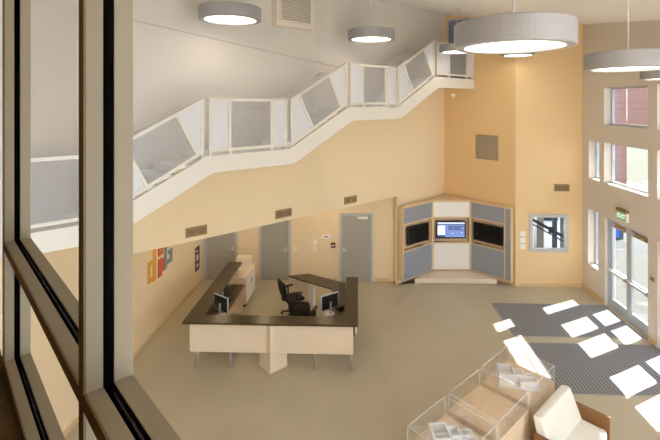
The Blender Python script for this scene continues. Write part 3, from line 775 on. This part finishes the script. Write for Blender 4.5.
# letters and framed print on the left wall
def letter(label, y0, mt, boxes, ring=None):
    t = thing('wall_letter', label, 'letter', (XL, y0, 1.3), 0, 'letters on the left wall')
    m = MB()
    for a in boxes: m.box(.005, .03, *a)
    m.build('letter_face', mt, t)
    for a in boxes[:1]: MB().box(0, .005, a[0]+.02, a[1]-.02, a[2]+.05, a[3]-.05).build('mount', M['steel'], t)
letter('orange block letter d on the left wall', 10.18, M['orange'], [(.26, .40, .04, .80), (.0, .10, .08, .58), (.10, .26, .08, .18), (.10, .26, .46, .58)])
letter('red block letter i on the left wall', 10.66, M['red'], [(.06, .24, .02, .46), (.24, .36, .10, .42), (.06, .3, .55, .64), (.06, .14, .64, .72), (.22, .3, .64, .72), (.06, .3, .72, .80)])
letter('slate grey block letter g on the left wall', 11.06, M['slate'], [(.0, .12, .1, .78), (.12, .46, .68, .78), (.34, .46, .28, .5), (.12, .46, .18, .28), (.22, .34, .42, .5)])
t = thing('framed_print', 'narrow framed dark print beside the left grey door', 'picture', (XL, 13.22, .52))
MB().box(0, .02, 0, .03, 0, .72).box(0, .02, .29, .32, 0, .72).box(0, .02, .03, .29, 0, .03).box(0, .02, .03, .29, .69, .72).build('frame', M['dark'], t)
MB().box(0, .008, .03, .29, .03, .69).build('print', M['print_'], t)
MB().box(.008, .010, .08, .24, .30, .48).box(.008, .010, .06, .2, .56, .62).box(.008, .010, .1, .26, .1, .18).build('print_marks', M['pale'], t)

# ---------------------------------------------------------------- outdoors
struct(MB().box(XR+.3, 13, 2, 34, -.12, -.02).build('ground_pavement', M['concrete']), 'pale outdoor pavement')
struct(MB().box(13, 120, 2, 160, -.14, -.04).build('ground_lawn', M['lawn']), 'dry lawn beyond the pavement')
for k in range(6):
    struct(MB().box(15.5+k*1.3, 16.1+k*1.3, 26, 33, -.039, -.03).build('road_marking', M['postgrey']))
t = thing('outdoor_building', 'red sided building seen through the upper right windows', 'building', (12, 20, 0))
MB().prism([(-2.2, -3.6), (.2, .5), (.2, 8), (-2.2, 8)], 2.3, 7.0).build('siding_block', M['redpanel'], t)
MB().prism([(-2.2, -5.0), (-1.4, -4.6), (-1.4, -2.3), (-2.2, -3.62)], 4.9, 7.0).build('siding_bay', M['redpanel'], t)
MB().prism([(-.9, -1.2), (.1, .55), (.1, 7.9), (-.9, 7.9)], -.02, 2.3).build('ground_floor_wall', M['navy'], t)
t = thing('parking_sign', 'blue accessible parking sign seen through the left door leaf', 'sign', (9.4, 16.6, -.02))
MB().tube([(0, 0, 0), (0, 0, 1.3)], .03, 10).build('pole', M['steel'], t)
b_ = MB().box(-.24, .24, -.03, -.02, .75, 1.30).build('board', M['blue'], t); b_.rotation_euler = (0, 0, R(-30))
b2 = MB().tube([(-.02, -.034, 1.18), (-.02, -.034, 1.02), (.07, -.034, 1.02), (.10, -.034, .90)], .016, 8).build('symbol', M['plate'], t); b2.rotation_euler = (0, 0, R(-30))

struct(MB().box(XR+.3, 8.75, 3, 15, 6.15, 6.35).build('roof_eave', M['white']), 'roof eave above the upper windows')
# ---------------------------------------------------------------- light
w = bpy.data.worlds.new('World'); bpy.context.scene.world = w; w.use_nodes = True
bg = w.node_tree.nodes['Background']
sky = w.node_tree.nodes.new('ShaderNodeTexSky'); sky.sky_type = 'NISHITA'; sky.sun_disc = False; sky.sun_elevation = R(43); sky.sun_rotation = R(60)
mx = w.node_tree.nodes.new('ShaderNodeMix'); mx.data_type = 'RGBA'; mx.inputs[0].default_value = .75
mx.inputs[7].default_value = (.86, .96, 1.10, 1)
sc_ = w.node_tree.nodes.new('ShaderNodeVectorMath'); sc_.operation = 'SCALE'; sc_.inputs['Scale'].default_value = .12
w.node_tree.links.new(sky.outputs[0], sc_.inputs[0]); w.node_tree.links.new(sc_.outputs[0], mx.inputs[6]); w.node_tree.links.new(mx.outputs[2], bg.inputs['Color'])
bg.inputs['Strength'].default_value = 3.7
sd = bpy.data.lights.new('sun', 'SUN'); sd.energy = 30.0; sd.angle = R(.5); sd.color = (1, .98, .95)
so = bpy.data.objects.new('sun', sd); C.objects.link(so); so.location = (20, 20, 20)
so.rotation_euler = Vector((-.86, -.46, -1)).to_track_quat('-Z', 'Y').to_euler()

# ---------------------------------------------------------------- camera
cd = bpy.data.cameras.new('camera'); cam = bpy.data.objects.new('camera', cd); C.objects.link(cam)
cd.sensor_width = 36; cd.lens = 24; cd.shift_x = -13/660; cd.shift_y = -115/660; cd.clip_start = .05; cd.clip_end = 200
cam.location = (0, 0, 5.6); cam.rotation_euler = (R(90), 0, 15/440)
bpy.context.scene.camera = cam
vs = bpy.context.scene.view_settings
vs.view_transform = 'Standard'; vs.look = 'None'; vs.gamma = 1; vs.use_curve_mapping = False; vs.exposure = 0.58
bpy.context.scene.cycles.max_bounces = 10; bpy.context.scene.cycles.diffuse_bounces = 6; bpy.context.scene.cycles.transparent_max_bounces = 24
